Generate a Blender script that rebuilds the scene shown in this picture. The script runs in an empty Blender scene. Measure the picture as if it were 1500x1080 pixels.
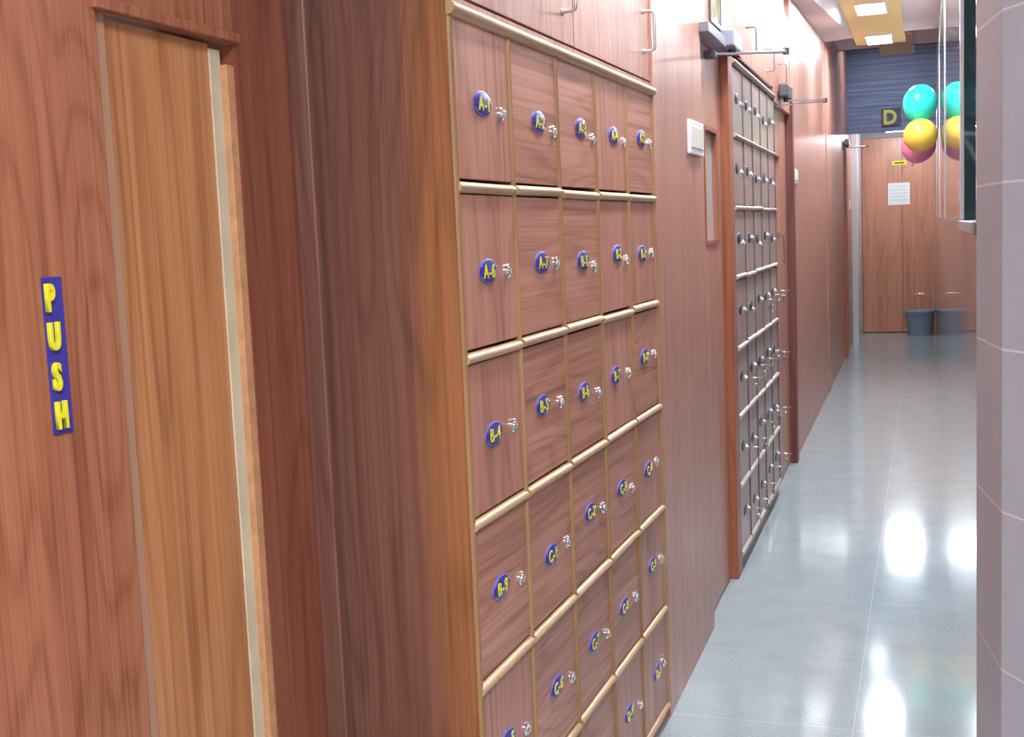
import bpy, bmesh, math, random
from mathutils import Vector, Matrix
random.seed(7)
PI = math.pi
scene = bpy.context.scene
COL = scene.collection

# ------------------------------------------------------------------ materials
def new_mat(name):
    m = bpy.data.materials.new(name); m.use_nodes = True
    nt = m.node_tree
    return m, nt, nt.nodes['Principled BSDF']

def rgb(r, g, b):
    f = lambda c: ((c / 255 + 0.055) / 1.055) ** 2.4 if c > 10 else c / 255 / 12.92
    return (f(r), f(g), f(b), 1)

def plain(name, col, rough=0.5, metal=0.0, spec=0.5, noise=0.0, scale=30):
    m, nt, b = new_mat(name)
    b.inputs['Roughness'].default_value = rough
    b.inputs['Metallic'].default_value = metal
    b.inputs['Specular IOR Level'].default_value = spec
    tc = nt.nodes.new('ShaderNodeTexCoord')
    n = nt.nodes.new('ShaderNodeTexNoise'); n.inputs['Scale'].default_value = scale
    n.inputs['Detail'].default_value = 3
    r = nt.nodes.new('ShaderNodeValToRGB')
    k = max(noise, 0.02)
    r.color_ramp.elements[0].color = tuple(c * (1 - k) for c in col[:3]) + (1,)
    r.color_ramp.elements[1].color = tuple(min(1, c * (1 + k)) for c in col[:3]) + (1,)
    r.color_ramp.elements[0].position = 0.3; r.color_ramp.elements[1].position = 0.7
    nt.links.new(tc.outputs['Object'], n.inputs['Vector'])
    nt.links.new(n.outputs['Fac'], r.inputs['Fac'])
    nt.links.new(r.outputs['Color'], b.inputs['Base Color'])
    return m

def wood(name, dark, mid, light, axis='Z', rough=0.3, fine=1.0, cath=1.0, spec=0.5, coat=0.0):
    """laminate with straight fine grain along an axis plus soft cathedral figure"""
    m, nt, b = new_mat(name)
    N, Lk = nt.nodes.new, nt.links.new
    tc = N('ShaderNodeTexCoord'); oi = N('ShaderNodeObjectInfo')
    mul = N('ShaderNodeMath'); mul.operation = 'MULTIPLY'; mul.inputs[1].default_value = 37.0
    Lk(oi.outputs['Random'], mul.inputs[0])
    add = N('ShaderNodeVectorMath'); add.operation = 'ADD'
    Lk(tc.outputs['Object'], add.inputs[0]); Lk(mul.outputs[0], add.inputs[1])
    def mapped(across, along):
        mp = N('ShaderNodeMapping')
        s = [across] * 3; s['XYZ'.index(axis)] = along
        mp.inputs['Scale'].default_value = s
        Lk(add.outputs[0], mp.inputs['Vector']); return mp
    # broad figure: distorted bands
    m1 = mapped(5.0, 0.55)
    n1 = N('ShaderNodeTexNoise'); n1.inputs['Scale'].default_value = 1.0; n1.inputs['Detail'].default_value = 2
    n1.inputs['Roughness'].default_value = 0.45
    Lk(m1.outputs[0], n1.inputs['Vector'])
    k = N('ShaderNodeMath'); k.operation = 'MULTIPLY'; k.inputs[1].default_value = 120.0 * cath
    Lk(n1.outputs['Fac'], k.inputs[0])
    sn0 = N('ShaderNodeMath'); sn0.operation = 'SINE'; Lk(k.outputs[0], sn0.inputs[0])
    sn1 = N('ShaderNodeMath'); sn1.operation = 'MULTIPLY_ADD'; sn1.inputs[1].default_value = 0.5; sn1.inputs[2].default_value = 0.5
    Lk(sn0.outputs[0], sn1.inputs[0])
    sn = N('ShaderNodeMath'); sn.operation = 'POWER'; sn.inputs[1].default_value = 4.0; Lk(sn1.outputs[0], sn.inputs[0])
    def stretched(across, along, detail):
        mm = mapped(across, along)
        nn = N('ShaderNodeTexNoise'); nn.inputs['Scale'].default_value = 1.0; nn.inputs['Detail'].default_value = detail
        Lk(mm.outputs[0], nn.inputs['Vector'])
        mr = N('ShaderNodeMapRange'); mr.inputs['From Min'].default_value = 0.33; mr.inputs['From Max'].default_value = 0.67
        Lk(nn.outputs['Fac'], mr.inputs['Value']); return mr.outputs['Result']
    f2 = stretched(210.0 * fine, 1.6, 1); f3 = stretched(60.0 * fine, 0.7, 2); f4 = stretched(9.0, 0.5, 2)
    def madd(x, w_, y):
        q = N('ShaderNodeMath'); q.operation = 'MULTIPLY_ADD'; q.inputs[1].default_value = w_
        Lk(x, q.inputs[0])
        if isinstance(y, float): q.inputs[2].default_value = y
        else: Lk(y, q.inputs[2])
        return q.outputs[0]
    dd = madd(f2, 0.20, madd(f3, 0.20, madd(f4, 0.16, madd(sn.outputs[0], -0.17, 0.30))))
    class d: outputs = [dd]
    r = N('ShaderNodeValToRGB'); e = r.color_ramp.elements
    e[0].position = 0.22; e[0].color = dark; e[1].position = 0.80; e[1].color = light
    x = e.new(0.52); x.color = mid
    Lk(d.outputs[0], r.inputs['Fac']); Lk(r.outputs['Color'], b.inputs['Base Color'])
    b.inputs['Roughness'].default_value = rough
    b.inputs['Specular IOR Level'].default_value = spec
    bp = N('ShaderNodeBump'); bp.inputs['Strength'].default_value = 0.05; bp.inputs['Distance'].default_value = 0.002
    Lk(d.outputs[0], bp.inputs['Height']); Lk(bp.outputs[0], b.inputs['Normal'])
    return m

def emit(name, col, strength):
    m, nt, b = new_mat(name)
    b.inputs['Base Color'].default_value = (0.8, 0.8, 0.8, 1)
    b.inputs['Emission Color'].default_value = col
    b.inputs['Emission Strength'].default_value = strength
    return m

LAM = dict(dark=rgb(118, 62, 42), mid=rgb(152, 86, 60), light=rgb(176, 108, 78))
M = {}
M['lam']    = wood('teak_laminate_vertical', rgb(156, 106, 88), rgb(186, 130, 110), rgb(204, 150, 130), 'Z', 0.33)
M['lamg']   = wood('teak_laminate_overhead', rgb(150, 92, 72), rgb(180, 116, 92), rgb(198, 134, 108), 'Z', 0.46, coat=0.2)
M['lamH']   = wood('teak_laminate_horizontal', rgb(142, 88, 70), rgb(182, 122, 100), rgb(204, 146, 124), 'X', 0.36, cath=0.9)
M['lamdoor']= wood('locker_laminate_vertical', rgb(152, 98, 80), rgb(186, 126, 106), rgb(204, 146, 126), 'Z', 0.36, cath=0.7)
M['doorA']  = wood('push_door_laminate', rgb(128, 72, 48), rgb(162, 98, 70), rgb(180, 118, 88), 'Z', 0.36, cath=1.0)
M['panelB'] = wood('honey_laminate', rgb(150, 94, 56), rgb(184, 122, 78), rgb(202, 144, 98), 'Z', 0.38, cath=0.5, fine=0.8)
M['jambred']= wood('red_brown_laminate', rgb(112, 62, 46), rgb(138, 78, 58), rgb(152, 92, 70), 'Z', 0.4, cath=0.6)
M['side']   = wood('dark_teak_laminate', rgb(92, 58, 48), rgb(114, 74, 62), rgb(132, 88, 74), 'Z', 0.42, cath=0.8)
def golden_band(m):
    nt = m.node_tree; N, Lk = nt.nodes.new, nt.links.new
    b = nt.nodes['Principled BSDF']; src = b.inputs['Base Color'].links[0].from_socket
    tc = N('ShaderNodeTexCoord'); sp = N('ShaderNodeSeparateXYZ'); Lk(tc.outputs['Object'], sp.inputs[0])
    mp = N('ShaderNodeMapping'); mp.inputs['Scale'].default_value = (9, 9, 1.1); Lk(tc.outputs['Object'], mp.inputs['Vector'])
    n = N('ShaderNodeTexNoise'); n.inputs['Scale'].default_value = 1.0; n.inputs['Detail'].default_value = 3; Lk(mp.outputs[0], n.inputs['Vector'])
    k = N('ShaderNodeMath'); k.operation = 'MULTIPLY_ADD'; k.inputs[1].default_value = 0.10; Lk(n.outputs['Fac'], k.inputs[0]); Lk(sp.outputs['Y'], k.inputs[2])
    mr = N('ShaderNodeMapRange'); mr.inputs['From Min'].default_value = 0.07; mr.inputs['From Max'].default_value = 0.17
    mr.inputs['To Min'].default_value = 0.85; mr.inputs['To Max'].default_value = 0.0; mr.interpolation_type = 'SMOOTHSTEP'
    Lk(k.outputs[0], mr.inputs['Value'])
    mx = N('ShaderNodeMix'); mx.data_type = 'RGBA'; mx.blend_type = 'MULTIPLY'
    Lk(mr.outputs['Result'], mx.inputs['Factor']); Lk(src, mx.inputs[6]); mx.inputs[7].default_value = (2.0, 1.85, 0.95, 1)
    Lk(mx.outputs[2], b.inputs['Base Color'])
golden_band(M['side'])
M['far']    = wood('teak_laminate_glare_grey', rgb(146, 124, 114), rgb(170, 148, 138), rgb(186, 164, 154), 'Z', 0.3, cath=0.5)  # teak greyed in its base colour to stand in for glare
M['post']   = wood('orange_teak_post', rgb(140, 76, 50), rgb(168, 96, 66), rgb(184, 114, 80), 'Z', 0.38, cath=0.5)
M['darkpost']= wood('dark_red_post', rgb(96, 54, 48), rgb(120, 68, 60), rgb(136, 80, 70), 'Z', 0.4, cath=0.5)
M['enddoor']= wood('end_door_laminate', rgb(172, 112, 84), rgb(198, 134, 104), rgb(212, 150, 120), 'Z', 0.35, cath=0.5)
M['mould']  = wood('beech_moulding', rgb(166, 130, 92), rgb(188, 152, 112), rgb(204, 172, 132), 'X', 0.35, cath=0.3)
M['mouldV'] = wood('beech_moulding_upright', rgb(140, 104, 66), rgb(164, 124, 82), rgb(180, 142, 98), 'Z', 0.35, cath=0.3)
M['mould2'] = plain('silvery_moulding', rgb(180, 164, 154), 0.35, noise=0.08)
M['divider2'] = plain('grey_brown_divider', rgb(120, 100, 92), 0.4, noise=0.06)
M['ply']    = plain('pale_plywood', rgb(206, 190, 160), 0.55, noise=0.12, scale=9)
M['rawedge']= plain('raw_wood_edge', rgb(196, 142, 100), 0.6, noise=0.16, scale=40)
M['lip']    = plain('clear_edge_strip', rgb(176, 132, 106), 0.25, noise=0.06, scale=6)
M['gap']    = plain('dark_gap', rgb(52, 32, 28), 0.8)
M['blue']   = plain('blue_acrylic', rgb(62, 54, 150), 0.25, noise=0.04)
M['navy']   = plain('dark_navy_plate', rgb(52, 54, 70), 0.3)
M['rim']    = plain('pale_violet_rim', rgb(110, 104, 180), 0.3)
M['yellow'] = plain('yellow_acrylic', rgb(226, 216, 40), 0.35)
M['chrome'] = plain('chrome', (0.82, 0.82, 0.82, 1), 0.16, 1.0)
M['steel']  = plain('brushed_steel', (0.62, 0.62, 0.64, 1), 0.3, 1.0)
M['dull']   = plain('dull_steel', (0.42, 0.41, 0.40, 1), 0.35, 1.0)
M['grey']   = plain('grey_metal_paint', rgb(150, 150, 160), 0.4)
M['dgrey']  = plain('dark_metal', rgb(92, 90, 98), 0.4, 0.6)
M['white']  = plain('white_plastic', rgb(236, 238, 238), 0.3)
M['offw']   = plain('cream_plastic', rgb(226, 218, 204), 0.35)
M['plaster']= plain('white_ceiling_paint', rgb(226, 220, 224), 0.7, noise=0.02)
M['wallpaint']= plain('lobby_wall_paint', rgb(212, 204, 200), 0.75, noise=0.03)
M['tray']   = plain('yellow_ceiling_laminate', rgb(252, 234, 168), 0.45, noise=0.03)
M['tan']    = plain('tan_board', rgb(204, 182, 150), 0.6)
M['mauve']  = plain('mauve_grey_paint', rgb(150, 142, 150), 0.7)
M['paper']  = plain('paper', rgb(240, 240, 238), 0.7)
M['ink']    = plain('faint_ink', rgb(190, 196, 200), 0.8)
M['darkink']= plain('dark_ink', rgb(120, 104, 30), 0.8)
M['bucket'] = plain('grey_bucket_plastic', rgb(124, 138, 150), 0.4)
M['water']  = plain('water_surface', rgb(190, 206, 212), 0.05)
M['whitejamb'] = plain('white_jamb_tile', rgb(222, 222, 226), 0.2, noise=0.03)
M['lens']   = emit('lamp_lens', (0.84, 0.93, 1.0, 1), 34.0)
M['tube']   = emit('tube_lens', (0.84, 0.93, 1.0, 1), 70.0)
M['lens_added'] = emit('added_lamp_lens', (0.80, 0.90, 1.0, 1), 5.0)
M['lens_lobby'] = emit('lobby_lamp_lens', (0.90, 0.95, 1.0, 1), 25.0)
M['granite_sill'] = plain('speckled_sill', rgb(164, 166, 164), 0.35, noise=0.3, scale=160)
M['glass_pale'] = plain('frosted_glass', rgb(206, 206, 204), 0.12)

def balloon_mat(name, col):
    m, nt, b = new_mat(name)
    b.inputs['Base Color'].default_value = col
    b.inputs['Roughness'].default_value = 0.22
    b.inputs['Subsurface Weight'].default_value = 0.25
    b.inputs['Subsurface Radius'].default_value = (0.05, 0.05, 0.05)
    return m
M['teal'] = balloon_mat('teal_latex', rgb(50, 234, 222))
M['byellow'] = balloon_mat('yellow_latex', rgb(244, 208, 84))
M['pink'] = balloon_mat('pink_latex', rgb(255, 152, 196))

def floor_mat():
    m, nt, b = new_mat('polished_grey_tile')
    N, Lk = nt.nodes.new, nt.links.new
    tc = N('ShaderNodeTexCoord')
    sp = N('ShaderNodeSeparateXYZ'); Lk(tc.outputs['Object'], sp.inputs[0])
    def joint(sock, off, period, width):
        a = N('ShaderNodeMath'); a.operation = 'SUBTRACT'; a.inputs[1].default_value = off - 100 * period
        Lk(sock, a.inputs[0])
        d = N('ShaderNodeMath'); d.operation = 'DIVIDE'; d.inputs[1].default_value = period; Lk(a.outputs[0], d.inputs[0])
        f = N('ShaderNodeMath'); f.operation = 'FRACT'; Lk(d.outputs[0], f.inputs[0])
        g = N('ShaderNodeMath'); g.operation = 'LESS_THAN'; g.inputs[1].default_value = width / period; Lk(f.outputs[0], g.inputs[0])
        return g.outputs[0]
    j1 = joint(sp.outputs['Y'], 4.20, 0.625, 0.003)
    j2 = joint(sp.outputs['X'], -0.215, 0.625, 0.003)
    mx = N('ShaderNodeMath'); mx.operation = 'MAXIMUM'; Lk(j1, mx.inputs[0]); Lk(j2, mx.inputs[1])
    n1 = N('ShaderNodeTexNoise'); n1.inputs['Scale'].default_value = 170; n1.inputs['Detail'].default_value = 4
    n1.inputs['Roughness'].default_value = 0.7
    Lk(tc.outputs['Object'], n1.inputs['Vector'])
    n2 = N('ShaderNodeTexNoise'); n2.inputs['Scale'].default_value = 7; n2.inputs['Detail'].default_value = 4
    Lk(tc.outputs['Object'], n2.inputs['Vector'])
    ad = N('ShaderNodeMath'); ad.operation = 'MULTIPLY_ADD'; ad.inputs[1].default_value = 0.22
    Lk(n2.outputs['Fac'], ad.inputs[0]); Lk(n1.outputs['Fac'], ad.inputs[2])
    r = N('ShaderNodeValToRGB'); e = r.color_ramp.elements
    e[0].position = 0.40; e[0].color = rgb(116, 128, 134)
    e[1].position = 0.80; e[1].color = rgb(172, 180, 184)
    x = e.new(0.58); x.color = rgb(160, 170, 174)
    Lk(ad.outputs[0], r.inputs['Fac'])
    mix = N('ShaderNodeMix'); mix.data_type = 'RGBA'
    Lk(mx.outputs[0], mix.inputs['Factor']); Lk(r.outputs['Color'], mix.inputs[6]); mix.inputs[7].default_value = rgb(184, 190, 192)
    Lk(mix.outputs[2], b.inputs['Base Color'])
    b.inputs['Roughness'].default_value = 0.10
    b.inputs['Specular IOR Level'].default_value = 0.38
    bp = N('ShaderNodeBump'); bp.inputs['Strength'].default_value = 0.05; bp.inputs['Distance'].default_value = 0.0004
    n3 = N('ShaderNodeTexNoise'); n3.inputs['Scale'].default_value = 9; Lk(tc.outputs['Object'], n3.inputs['Vector'])
    Lk(n3.outputs['Fac'], bp.inputs['Height']); Lk(bp.outputs[0], b.inputs['Normal'])
    return m
M['floor'] = floor_mat()

def tile_wall_mat(name, col, grout, rough, zp, zo, sp_, so, axis='X'):
    m, nt, b = new_mat(name)
    N, Lk = nt.nodes.new, nt.links.new
    tc = N('ShaderNodeTexCoord'); sp = N('ShaderNodeSeparateXYZ'); Lk(tc.outputs['Object'], sp.inputs[0])
    def joint(sock, off, period, width):
        a = N('ShaderNodeMath'); a.operation = 'SUBTRACT'; a.inputs[1].default_value = off - 60 * period; Lk(sock, a.inputs[0])
        d = N('ShaderNodeMath'); d.operation = 'DIVIDE'; d.inputs[1].default_value = period; Lk(a.outputs[0], d.inputs[0])
        f = N('ShaderNodeMath'); f.operation = 'FRACT'; Lk(d.outputs[0], f.inputs[0])
        g = N('ShaderNodeMath'); g.operation = 'LESS_THAN'; g.inputs[1].default_value = width / period; Lk(f.outputs[0], g.inputs[0])
        return g.outputs[0]
    jz = joint(sp.outputs['Z'], zo, zp, 0.0035)
    js = joint(sp.outputs[axis], so, sp_, 0.003)
    mx = N('ShaderNodeMath'); mx.operation = 'MAXIMUM'; Lk(jz, mx.inputs[0]); Lk(js, mx.inputs[1])
    n = N('ShaderNodeTexNoise'); n.inputs['Scale'].default_value = 5; n.inputs['Detail'].default_value = 4
    Lk(tc.outputs['Object'], n.inputs['Vector'])
    r = N('ShaderNodeValToRGB')
    r.color_ramp.elements[0].position = 0.3; r.color_ramp.elements[0].color = tuple(c * 0.94 for c in col[:3]) + (1,)
    r.color_ramp.elements[1].position = 0.7; r.color_ramp.elements[1].color = tuple(c * 1.05 for c in col[:3]) + (1,)
    Lk(n.outputs['Fac'], r.inputs['Fac'])
    mix = N('ShaderNodeMix'); mix.data_type = 'RGBA'
    Lk(mx.outputs[0], mix.inputs['Factor']); Lk(r.outputs['Color'], mix.inputs[6]); mix.inputs[7].default_value = grout
    Lk(mix.outputs[2], b.inputs['Base Color'])
    b.inputs['Roughness'].default_value = rough
    return m
M['rtile'] = tile_wall_mat('polished_mauve_tile', rgb(160, 160, 168), rgb(214, 212, 214), 0.05, 0.245, 1.30, 0.6, 0.2)
M['rtile2'] = tile_wall_mat('satin_mauve_tile', rgb(190, 198, 212), rgb(232, 232, 236), 0.5, 0.245, 1.30, 0.5, 0.45)

def marble_mat():
    m, nt, b = new_mat('green_marble')
    N, Lk = nt.nodes.new, nt.links.new
    tc = N('ShaderNodeTexCoord')
    n = N('ShaderNodeTexNoise'); n.inputs['Scale'].default_value = 9; n.inputs['Detail'].default_value = 8
    n.inputs['Distortion'].default_value = 1.6
    Lk(tc.outputs['Object'], n.inputs['Vector'])
    r = N('ShaderNodeValToRGB'); e = r.color_ramp.elements
    e[0].position = 0.42; e[0].color = rgb(22, 58, 66); e[1].position = 0.78; e[1].color = rgb(150, 190, 190)
    x = e.new(0.6); x.color = rgb(36, 84, 92)
    Lk(n.outputs['Fac'], r.inputs['Fac']); Lk(r.outputs['Color'], b.inputs['Base Color'])
    b.inputs['Roughness'].default_value = 0.3
    return m
M['marble'] = marble_mat()

def slat_mat():
    m, nt, b = new_mat('blue_grey_slats')
    N, Lk = nt.nodes.new, nt.links.new
    tc = N('ShaderNodeTexCoord'); mp = N('ShaderNodeMapping'); mp.inputs['Scale'].default_value = (1.0, 1, 34)
    Lk(tc.outputs['Object'], mp.inputs['Vector'])
    n = N('ShaderNodeTexNoise'); n.inputs['Scale'].default_value = 1.3; n.inputs['Detail'].default_value = 3
    Lk(mp.outputs[0], n.inputs['Vector'])
    r = N('ShaderNodeValToRGB'); e = r.color_ramp.elements
    e[0].position = 0.35; e[0].color = rgb(98, 112, 146); e[1].position = 0.7; e[1].color = rgb(134, 146, 174)
    Lk(n.outputs['Fac'], r.inputs['Fac']); Lk(r.outputs['Color'], b.inputs['Base Color'])
    b.inputs['Roughness'].default_value = 0.55
    return m
M['slat'] = slat_mat()

# ------------------------------------------------------------------ mesh helpers
class MB:
    """collects shapes into ONE mesh"""
    def __init__(self): self.bm = bmesh.new(); self.round = False
    def box(self, x0, x1, y0, y1, z0, z1, bev=0.0, seg=2):
        bm = self.bm
        v = [bm.verts.new(p) for p in ((x0, y0, z0), (x1, y0, z0), (x1, y1, z0), (x0, y1, z0),
                                       (x0, y0, z1), (x1, y0, z1), (x1, y1, z1), (x0, y1, z1))]
        fs = [bm.faces.new([v[i] for i in f]) for f in ((0, 3, 2, 1), (4, 5, 6, 7), (0, 1, 5, 4), (1, 2, 6, 5), (2, 3, 7, 6), (3, 0, 4, 7))]
        if bev > 0:
            ed = list({e for f in fs for e in f.edges})
            bmesh.ops.bevel(bm, geom=ed, offset=bev, segments=seg, affect='EDGES', profile=0.5)
        return self
    def prism(self, pts, z0, z1):
        bm = self.bm
        a = [bm.verts.new((p[0], p[1], z0)) for p in pts]; b = [bm.verts.new((p[0], p[1], z1)) for p in pts]
        n = len(pts)
        bm.faces.new(a[::-1]); bm.faces.new(b)
        for i in range(n): bm.faces.new((a[i], a[(i + 1) % n], b[(i + 1) % n], b[i]))
        return self
    def hexa(self, p):
        bm = self.bm; v = [bm.verts.new(q) for q in p]
        for f in ((0, 3, 2, 1), (4, 5, 6, 7), (0, 1, 5, 4), (1, 2, 6, 5), (2, 3, 7, 6), (3, 0, 4, 7)): bm.faces.new([v[i] for i in f])
        return self
    def tube(self, path, r, n=10, closed=False, caps=True):
        self.round = True; bm = self.bm; P = [Vector(p) for p in path]; rings = []
        up = None; m = len(P)
        for i, p in enumerate(P):
            if closed: t = (P[(i + 1) % m] - P[i - 1]).normalized()
            else: t = (P[min(i + 1, m - 1)] - P[max(i - 1, 0)]).normalized()
            if up is None:
                up = Vector((0, 0, 1)) if abs(t.z) < 0.9 else Vector((1, 0, 0))
            s = t.cross(up); s = s.normalized(); up = s.cross(t).normalized()
            rr = r[i] if isinstance(r, (list, tuple)) else r
            rings.append([bm.verts.new(p + (s * math.cos(2 * PI * k / n) + up * math.sin(2 * PI * k / n)) * rr) for k in range(n)])
        for i in range(m if closed else m - 1):
            a, b = rings[i], rings[(i + 1) % m]
            for k in range(n): bm.faces.new((a[k], a[(k + 1) % n], b[(k + 1) % n], b[k]))
        if caps and not closed:
            bm.faces.new(rings[0][::-1]); bm.faces.new(rings[-1])
        return self
    def lathe(self, prof, n=32, c=(0, 0, 0), axis='Z', sx=1.0):
        """prof: (radius, height) list; axis Z or Y (height towards -Y)"""
        self.round = True; bm = self.bm; rings = []
        for r, h in prof:
            ring = []
            for k in range(n):
                a = 2 * PI * k / n
                if axis == 'Z': q = (c[0] + r * math.cos(a) * sx, c[1] + r * math.sin(a), c[2] + h)
                else: q = (c[0] + r * math.cos(a) * sx, c[1] - h, c[2] + r * math.sin(a))
                ring.append(bm.verts.new(q))
            rings.append(ring)
        for a, b in zip(rings, rings[1:]):
            for k in range(n): bm.faces.new((a[k], a[(k + 1) % n], b[(k + 1) % n], b[k]))
        bm.faces.new(rings[0][::-1]); bm.faces.new(rings[-1])
        return self
    def halfround(self, x0, x1, y, z0, z1, bulge, vertical=False, n=8):
        """half round bead: along X (z0..z1 is its width) or, vertical, along Z (x0..x1 is its width); bulges to -Y from y"""
        self.round = True; bm = self.bm; A = []; B = []
        for k in range(n + 1):
            a = PI * k / n
            if not vertical:
                zc, w = (z0 + z1) / 2, (z1 - z0) / 2
                A.append(bm.verts.new((x0, y - bulge * math.sin(a), zc - w * math.cos(a))))
                B.append(bm.verts.new((x1, y - bulge * math.sin(a), zc - w * math.cos(a))))
            else:
                xc, w = (x0 + x1) / 2, (x1 - x0) / 2
                A.append(bm.verts.new((xc - w * math.cos(a), y - bulge * math.sin(a), z0)))
                B.append(bm.verts.new((xc - w * math.cos(a), y - bulge * math.sin(a), z1)))
        for k in range(n): bm.faces.new((A[k], A[k + 1], B[k + 1], B[k]))
        bm.faces.new((A[0], B[0], B[-1], A[-1]))
        bm.faces.new(A[::-1]); bm.faces.new(B)
        return self
    def mesh(self, name, mat, smooth=False):
        bmesh.ops.recalc_face_normals(self.bm, faces=self.bm.faces[:])
        me = bpy.data.meshes.new(name); self.bm.to_mesh(me); self.bm.free()
        me.materials.append(mat); me['round'] = self.round
        if smooth:
            for p in me.polygons: p.use_smooth = True
        return me

def shade_auto(me, ang=None):
    ang = 0.66 if me.get('round') else 0.3
    bm = bmesh.new(); bm.from_mesh(me)
    for f in bm.faces: f.smooth = True
    for e in bm.edges:
        if len(e.link_faces) == 2 and e.calc_face_angle(0) > ang: e.smooth = False
    bm.to_mesh(me); bm.free()

def link(name, me, parent=None, loc=(0, 0, 0), rot=(0, 0, 0), label=None):
    o = bpy.data.objects.new(name, me); COL.objects.link(o)
    o.location = loc; o.rotation_euler = rot
    if parent: o.parent = parent
    if label: o['label'] = label
    return o

def part(name, mb, mat, parent, loc=(0, 0, 0), rot=(0, 0, 0), label=None, smooth=True):
    me = mb.mesh(name, M[mat])
    if smooth: shade_auto(me)
    return link(name, me, parent, loc, rot, label)

def thing(name, label, cat, loc=(0, 0, 0), rotz=0.0, group=None):
    o = bpy.data.objects.new(name, None); COL.objects.link(o)
    o.location = loc; o.rotation_euler = (0, 0, rotz); o.empty_display_size = 0.05
    o['label'] = label; o['category'] = cat
    if group: o['group'] = group
    return o

def tag(o, label, cat, group=None):
    o['label'] = label; o['category'] = cat
    if group: o['group'] = group
    return o

def struct(name, mb, mat, loc=(0, 0, 0), rotz=0.0, parent=None, smooth=False):
    me = mb.mesh(name, M[mat])
    if smooth: shade_auto(me)
    o = link(name, me, parent, loc, (0, 0, rotz))
    if not parent: o['kind'] = 'structure'
    return o

def struct_empty(name, loc, rotz):
    o = bpy.data.objects.new(name, None); COL.objects.link(o)
    o.location = loc; o.rotation_euler = (0, 0, rotz); o['kind'] = 'structure'
    return o

def text_mesh(body, size, extrude, mat, bold=0.0, bevel=0.0, sx=1.0):
    cu = bpy.data.curves.new('t', 'FONT'); cu.body = body; cu.size = size
    cu.align_x = 'CENTER'; cu.align_y = 'CENTER'; cu.extrude = extrude; cu.offset = bold
    cu.bevel_depth = bevel; cu.resolution_u = 3; cu.space_character = 1.14
    ob = bpy.data.objects.new('t', cu); COL.objects.link(ob)
    dg = bpy.context.evaluated_depsgraph_get(); dg.update()
    me = bpy.data.meshes.new_from_object(ob.evaluated_get(dg))
    bpy.data.objects.remove(ob); bpy.data.curves.remove(cu)
    # stand the text up: it faces -Y, reads along +X, height along Z; centre it on its own bounds
    xs = [v.co.x for v in me.vertices]; ys = [v.co.y for v in me.vertices]
    cx, cy = (min(xs) + max(xs)) / 2, (min(ys) + max(ys)) / 2
    for v in me.vertices:
        x, y, z = v.co; v.co = ((x - cx) * sx, -z, y - cy)
    me.materials.clear(); me.materials.append(M[mat])
    return me

# ------------------------------------------------------------------ frames
# A frame has local x along the corridor (away from the camera), local y into the wall, z up.
class Frame:
    def __init__(self, ox, oy, ux, uy):
        l = math.hypot(ux, uy); self.u = (ux / l, uy / l); self.o = (ox, oy); self.rz = math.atan2(uy, ux)
    def at(self, s, y=0.0, z=0.0):
        return (self.o[0] + self.u[0] * s - self.u[1] * y, self.o[1] + self.u[1] * s + self.u[0] * y, z)
LW = Frame(-0.72175, 0.0, -0.0095, 1.0)          # long left wall: s is about Y
BK = Frame(-0.7893, 2.015, 0.018, 1.0)           # front of the near locker bank
DW = Frame(-1.09, 0.0, 0.0, 1.0)                 # wall with the push door
# right wall: local x from far to near, local y INTO the right wall
RW = Frame(0.100, 16.85, -0.024 / 14.73, -1.0)
def rs(Y): return 16.85 - Y

CEIL = 3.05
# ------------------------------------------------------------------ room shell
struct('floor', MB().box(-3.0, 3.2, -3.2, 17.2, -0.08, 0.0), 'floor')
# wall with push door (lobby side), recess between s 1.452 and 1.807
mb = MB()
mb.box(-3.0, 0.45, 0, 0.15, 0, CEIL)
mb.box(1.807, 2.015, 0, 0.15, 0, CEIL)
struct('wall_left', mb, 'jambred', DW.at(0), DW.rz)
struct('wall_left', MB().box(1.453, 1.806, 0, 0.15, 1.835, CEIL), 'doorA', DW.at(0), DW.rz)
# push door leaf (flush)
d1 = struct_empty('door_1', DW.at(0.45), DW.rz)
part('door_leaf', MB().box(0.002, 1.000, 0.0, 0.04, 0.008, 2.62, 0.002), 'doorA', d1)
part('edge_strip', MB().box(1.000, 1.034, 0.012, 0.04, 0.008, 1.838, 0.001), 'lip', d1, label='pale glossy edge strip')
struct('wall_left', MB().box(0.45, 1.452, 0, 0.15, 2.625, CEIL), 'jambred', DW.at(0), DW.rz)
# recessed panel right of the door
rp = struct_empty('door_2', DW.at(1.484), DW.rz)
part('door_leaf', MB().box(0.0, 0.268, 0.016, 0.05, 0.004, 1.83), 'panelB', rp)
part('edge_strip', MB().box(0.268, 0.299, 0.013, 0.05, 0.004, 1.823, 0.001), 'ply', rp, label='pale plywood edge strip')
part('jamb_edge', MB().box(0.299, 0.3225, 0.002, 0.05, 0.004, 1.80, 0.0015), 'rawedge', rp, label='raw wood jamb edge')
struct('trim_1', MB().box(1.440, 1.812, -0.010, 0.03, 1.836, 1.852, 0.002), 'doorA', DW.at(0), DW.rz)
# corner batten between push door wall and the locker side
struct('trim_2', MB().box(-1.092, -1.050, 1.985, 2.013, 0, CEIL, 0.004), 'side')
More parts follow.
